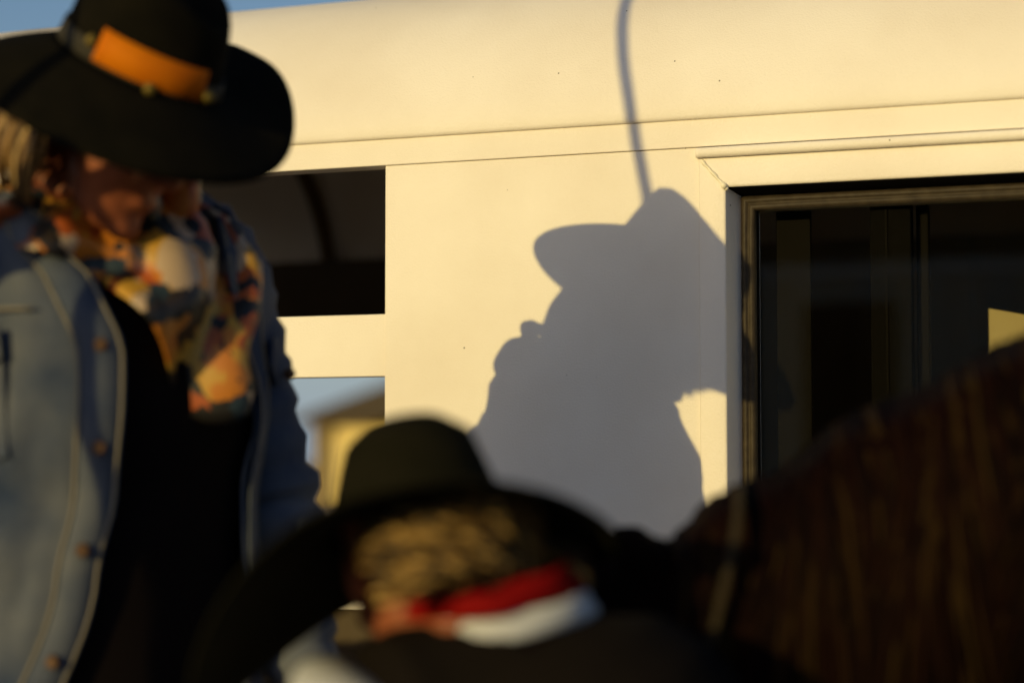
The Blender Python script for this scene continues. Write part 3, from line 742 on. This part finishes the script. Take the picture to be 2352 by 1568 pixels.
# waistcoat
pts = [nk + Vector((0.02, -0.005, -0.035)), nk + Vector((0.04, -0.01, -0.07)), nk + Vector((0.07, -0.015, -0.11)), chest, (chest + waist) / 2, waist, hipc]
mb = MB(); mb.tube(pts, [0.092, 0.145, 0.168, 0.176, 0.166, 0.155, 0.16], 26)
mb.tube([nk + Vector((0.02, -0.01, -0.07)), lerp(nk + Vector((0, 0, -0.07)), sl, 0.5), lerp(nk, sl, 0.85)], [0.11, 0.095, 0.085], 18)
mb.tube([nk + Vector((0.02, 0.01, -0.07)), lerp(nk, sr, 0.8)], [0.11, 0.09], 18)
blend('waistcoat', mb, 0.008, M['vest'], Bp, 4)
for sgn in (-1, 1):
    hip = hipc + Vector((0.0, sgn * 0.08, -0.03)); kn = Vector((hip.x - 0.06, sgn * 0.10, 0.36)); an = Vector((hip.x + 0.02, sgn * 0.11, 0.08))
    MB().tube([hip, (hip + kn) / 2, kn, (kn + an) / 2, an], [0.105, 0.092, 0.07, 0.064, 0.06], 14).build('trouser_leg', M['jeans'], Bp, True)
    MB().tube([an + Vector((0.05, 0, -0.03)), an + Vector((-0.07, 0, -0.035)), an + Vector((-0.17, 0, -0.045))], [0.05, 0.046, 0.032], 12).build('boot', M['boot'], Bp, True)
# neck axis frame
na = (C2 + B2 @ Vector((-0.035, 0, -0.04)) - nk).normalized()
na = (na + Vector((0.1, 0.25, 2.6))).normalized()
n1 = na.cross(Vector((0, 1, 0))).normalized(); n2 = na.cross(n1)
def neck_ring(c, r0, r1, h, name, m, wob=0.004, tilt=0.0, flare=0.0):
    v = []; N = 40
    for i, t in enumerate((0, 0.35, 0.7, 1.0)):
        for j in range(N):
            a_ = 2 * math.pi * j / N; rr_ = lerp(r0, r1, t) + wob * math.sin(a_ * 5 + t * 3)
            v.append(c + n1 * math.cos(a_) * rr_ + n2 * math.sin(a_) * rr_ + na * h * (t - 0.5))
    o = obj(name, v, grid_faces(N, 4, True), m, Bp, True); solid(o, 0.006, 0); return o
neck_ring(nk + na * 0.048 + Vector((0.010, -0.006, -0.008)), 0.082, 0.076, 0.028, 'neckerchief', M['red'], 0.006)
neck_ring(nk + na * 0.014 + Vector((0.016, -0.004, 0)), 0.086, 0.080, 0.024, 'shirt_collar', M['white'], 0.003)
cu = hair_strands(C2, B2, 900, M['curls'], Bp, 0.046, 0.0036, (0.013, 8.0), (R(126), R(312), (R(-38), R(-10))), 1.0, 0.022)
cu['kind'] = 'stuff'
cu2 = hair_strands(C2, B2, 160, M['curls'], Bp, 0.085, 0.0036, (0.012, 9.0), (R(250), R(322), (R(-42), R(-14))), 1.0, 0.060)
cu2['kind'] = 'stuff'
def elev2(th):
    side = max(0, math.cos(th - R(52))) ** 2.5; near = max(0, math.cos(th - R(150))); far_r = max(0, math.cos(th - R(237))) ** 2
    return -0.12 - 0.50 * side + 0.10 * near, -0.06 - 0.20 * side - 0.36 * far_r
HB2 = frame_from((-0.50, 0.78, -0.27), roll=R(-1)); HC2 = l2(960, 1195)
h2, pw2 = hat(Bp, HC2, HB2, M['felt2'], 0.094, 0.084, lambda th: 0.112 + 0.046 * max(0, math.cos(th - R(52))) ** 2, 0.098, elev2, crease=0.0, top=0.66, pinch=0.1, taper=0.16, front_drop=0.045)
hatband(pw2, 0.094, 0.084, 0.098, -math.pi, math.pi, 0.02, 0.18, 1.02, 'hat_band', M['felt'], h2, 60)

# ------------------------------------------------------------------ horse
HR = 0.65 * 3.227; SH = HR / 4600
p3 = Vector((cam.location.x, cam.location.y, 0)) + H_ * HR + RT * ((1900 - 1176) * SH)
hz = empty('horse', p3, YAW + R(-4), 'dark bay horse with long mane and head lowered, at right', 'horse')
def l3(px, py, y=0.0): return Vector(((px - 1900) * SH, y, 1.25 + HR * 0.058 - (py - 784) * SH))
CREST = [(1500, 1262), (1600, 1190), (1700, 1130), (1850, 1042), (2000, 952), (2150, 884), (2352, 786), (2600, 712), (2900, 705)]
mb = MB()
def flat_tube(pts, rz, ry, n=18):
    v = []; k = len(pts)
    for i, p in enumerate(pts):
        t = (Vector(pts[min(i + 1, k - 1)]) - Vector(pts[max(i - 1, 0)])).normalized(); b = Vector((0, 1, 0)); a_ = b.cross(t).normalized()
        for j in range(n):
            th = 2 * math.pi * j / n; v.append(Vector(p) + a_ * math.cos(th) * rz[i] + b * math.sin(th) * ry[i])
    mb.add(v, grid_faces(n, k, True) + [tuple(range(n)), tuple((k - 1) * n + j for j in range(n))])
cp = [l3(*p) for p in CREST]
dep = [0.10, 0.13, 0.15, 0.175, 0.20, 0.22, 0.25, 0.30, 0.33]
cen = []
for i, p in enumerate(cp):
    t = (cp[min(i + 1, 8)] - cp[max(i - 1, 0)]).normalized(); nrm = Vector((t.z, 0, -t.x)); cen.append(p + nrm * dep[i] * 0.97)
flat_tube(cen, dep, [0.07, 0.075, 0.08, 0.09, 0.10, 0.11, 0.13, 0.17, 0.21])
# head hanging down to the left
hd = [cen[0] + Vector((0.0, 0, 0.015)), cen[0] + Vector((-0.075, 0, -0.035)), cen[0] + Vector((-0.15, 0, -0.15)), cen[0] + Vector((-0.21, 0, -0.29)), cen[0] + Vector((-0.24, 0, -0.38))]
flat_tube(hd, [0.105, 0.125, 0.10, 0.070, 0.056], [0.07, 0.085, 0.075, 0.055, 0.05])
for sg in (-1, 1):
    e0 = cp[0] + Vector((0.01, sg * 0.045, -0.02))
    mb.tube([e0, e0 + Vector((-0.02, sg * 0.01, 0.016)), e0 + Vector((-0.04, sg * 0.016, 0.034)), e0 + Vector((-0.055, sg * 0.012, 0.050))], [0.02, 0.026, 0.018, 0.004], 10)
bx = cen[-1]
bc = [bx + Vector((-0.05, 0, 0.02)), bx + Vector((0.20, 0, -0.06)), bx + Vector((0.55, 0, -0.16)), bx + Vector((0.95, 0, -0.13)), bx + Vector((1.25, 0, -0.10)), bx + Vector((1.45, 0, -0.14))]
flat_tube(bc, [0.30, 0.34, 0.34, 0.33, 0.30, 0.16], [0.22, 0.27, 0.30, 0.30, 0.27, 0.14])
for dx, back in ((0.10, False), (1.22, True)):
    for sg in (-1, 1):
        top_ = Vector((bx.x + dx, sg * 0.15, 0.98))
        if back: P_ = [top_, Vector((top_.x - 0.06, sg * 0.15, 0.74)), Vector((top_.x + 0.13, sg * 0.15, 0.48)), Vector((top_.x + 0.06, sg * 0.15, 0.20)), Vector((top_.x + 0.02, sg * 0.15, 0.09)), Vector((top_.x - 0.02, sg * 0.15, 0.0))]; rr = [0.17, 0.13, 0.062, 0.042, 0.045, 0.062]
        else: P_ = [top_, Vector((top_.x + 0.02, sg * 0.15, 0.70)), Vector((top_.x - 0.01, sg * 0.15, 0.46)), Vector((top_.x, sg * 0.15, 0.20)), Vector((top_.x - 0.03, sg * 0.15, 0.08)), Vector((top_.x - 0.05, sg * 0.15, 0.0))]; rr = [0.13, 0.085, 0.055, 0.038, 0.042, 0.06]
        mb.tube(P_, rr, 12)
blend('body', mb, 0.014, M['coat'], hz, 5)
for sg in (-1, 1): MB().ball(hd[1] + Vector((-0.06, sg * 0.078, -0.03)), 0.018, 10, 7).build('eye', M['eye'], hz, True)
# mane: locks falling from the crest on the near side
mm = MB()
for k in range(1500):
    u = random.random() ** 0.9 * 7.4 + 0.35; i = int(u); t = u - i
    p = lerp(cp[i], cp[min(i + 1, 8)], t) + Vector((0, random.uniform(-0.012, 0.02), random.uniform(-0.008, 0.003)))
    ry = lerp([0.07, 0.075, 0.08, 0.09, 0.10, 0.11, 0.13, 0.17, 0.21][i], [0.07, 0.075, 0.08, 0.09, 0.10, 0.11, 0.13, 0.17, 0.21][min(i + 1, 8)], t)
    dd = lerp(dep[i], dep[min(i + 1, 8)], t)
    L = random.uniform(0.22, 0.42); sw = noise.noise(Vector((u * 0.9, 2, 0))) * 0.10 + random.uniform(-0.02, 0.02)
    pts = []; N = 11
    for j in range(N):
        s = j / (N - 1); dz = L * s
        c_ = min(1, dz / dd); yy = -ry * math.sqrt(max(0, 1 - (1 - c_) ** 2)) - 0.012 - 0.010 * math.sin(s * 3.1)
        pts.append(Vector((p.x + sw * s ** 1.3 + 0.008 * math.sin(s * 5 + u * 3), p.y * 0.2 + yy + random.uniform(-0.002, 0.002), p.z - dz + 0.004)))
    mm.tube(pts, [random.uniform(0.0022, 0.0048) * (1 - 0.75 * (j / (N - 1)) ** 2) for j in range(N)], 5)
mn = mm.build('mane', M['mane'], hz, True); mn['kind'] = 'stuff'
mm = MB()
for k in range(34):
    e = cp[0] + Vector((random.uniform(-0.02, 0.05), random.uniform(-0.04, 0.04), 0.0)); d = Vector((random.uniform(-0.09, -0.02), random.uniform(-0.03, 0.03), random.uniform(-0.16, -0.05)))
    mm.tube([e, e + Vector((d.x * 0.6, d.y * 0.5, 0.012)), e + d * 0.7 + Vector((-0.02, 0, 0)), e + d], [0.004, 0.004, 0.003, 0.0015], 5)
fl = mm.build('forelock', M['mane'], hz, True); fl['kind'] = 'stuff'
# bridle
bl = empty('bridle', (0, 0, 0)); bl.parent = hz
st = [l3(1700, 1116, 0.01), l3(1694, 1122, -0.05), l3(1688, 1160, -0.092), l3(1676, 1230, -0.112), l3(1655, 1320, -0.118), l3(1636, 1400, -0.118), l3(1618, 1480, -0.112), l3(1590, 1560, -0.10)]
MB().tube(st, 0.0065, 8, 0.5).build('crown_strap', M['strap'], bl, True)
a_ = hd[3]; MB().tube([a_ + Vector((0.07 * math.cos(t), 0.06 * math.sin(t), 0.02 * math.cos(t))) for t in [2 * math.pi * i / 20 for i in range(21)]], 0.008, 8).build('noseband', M['strap'], bl, True)
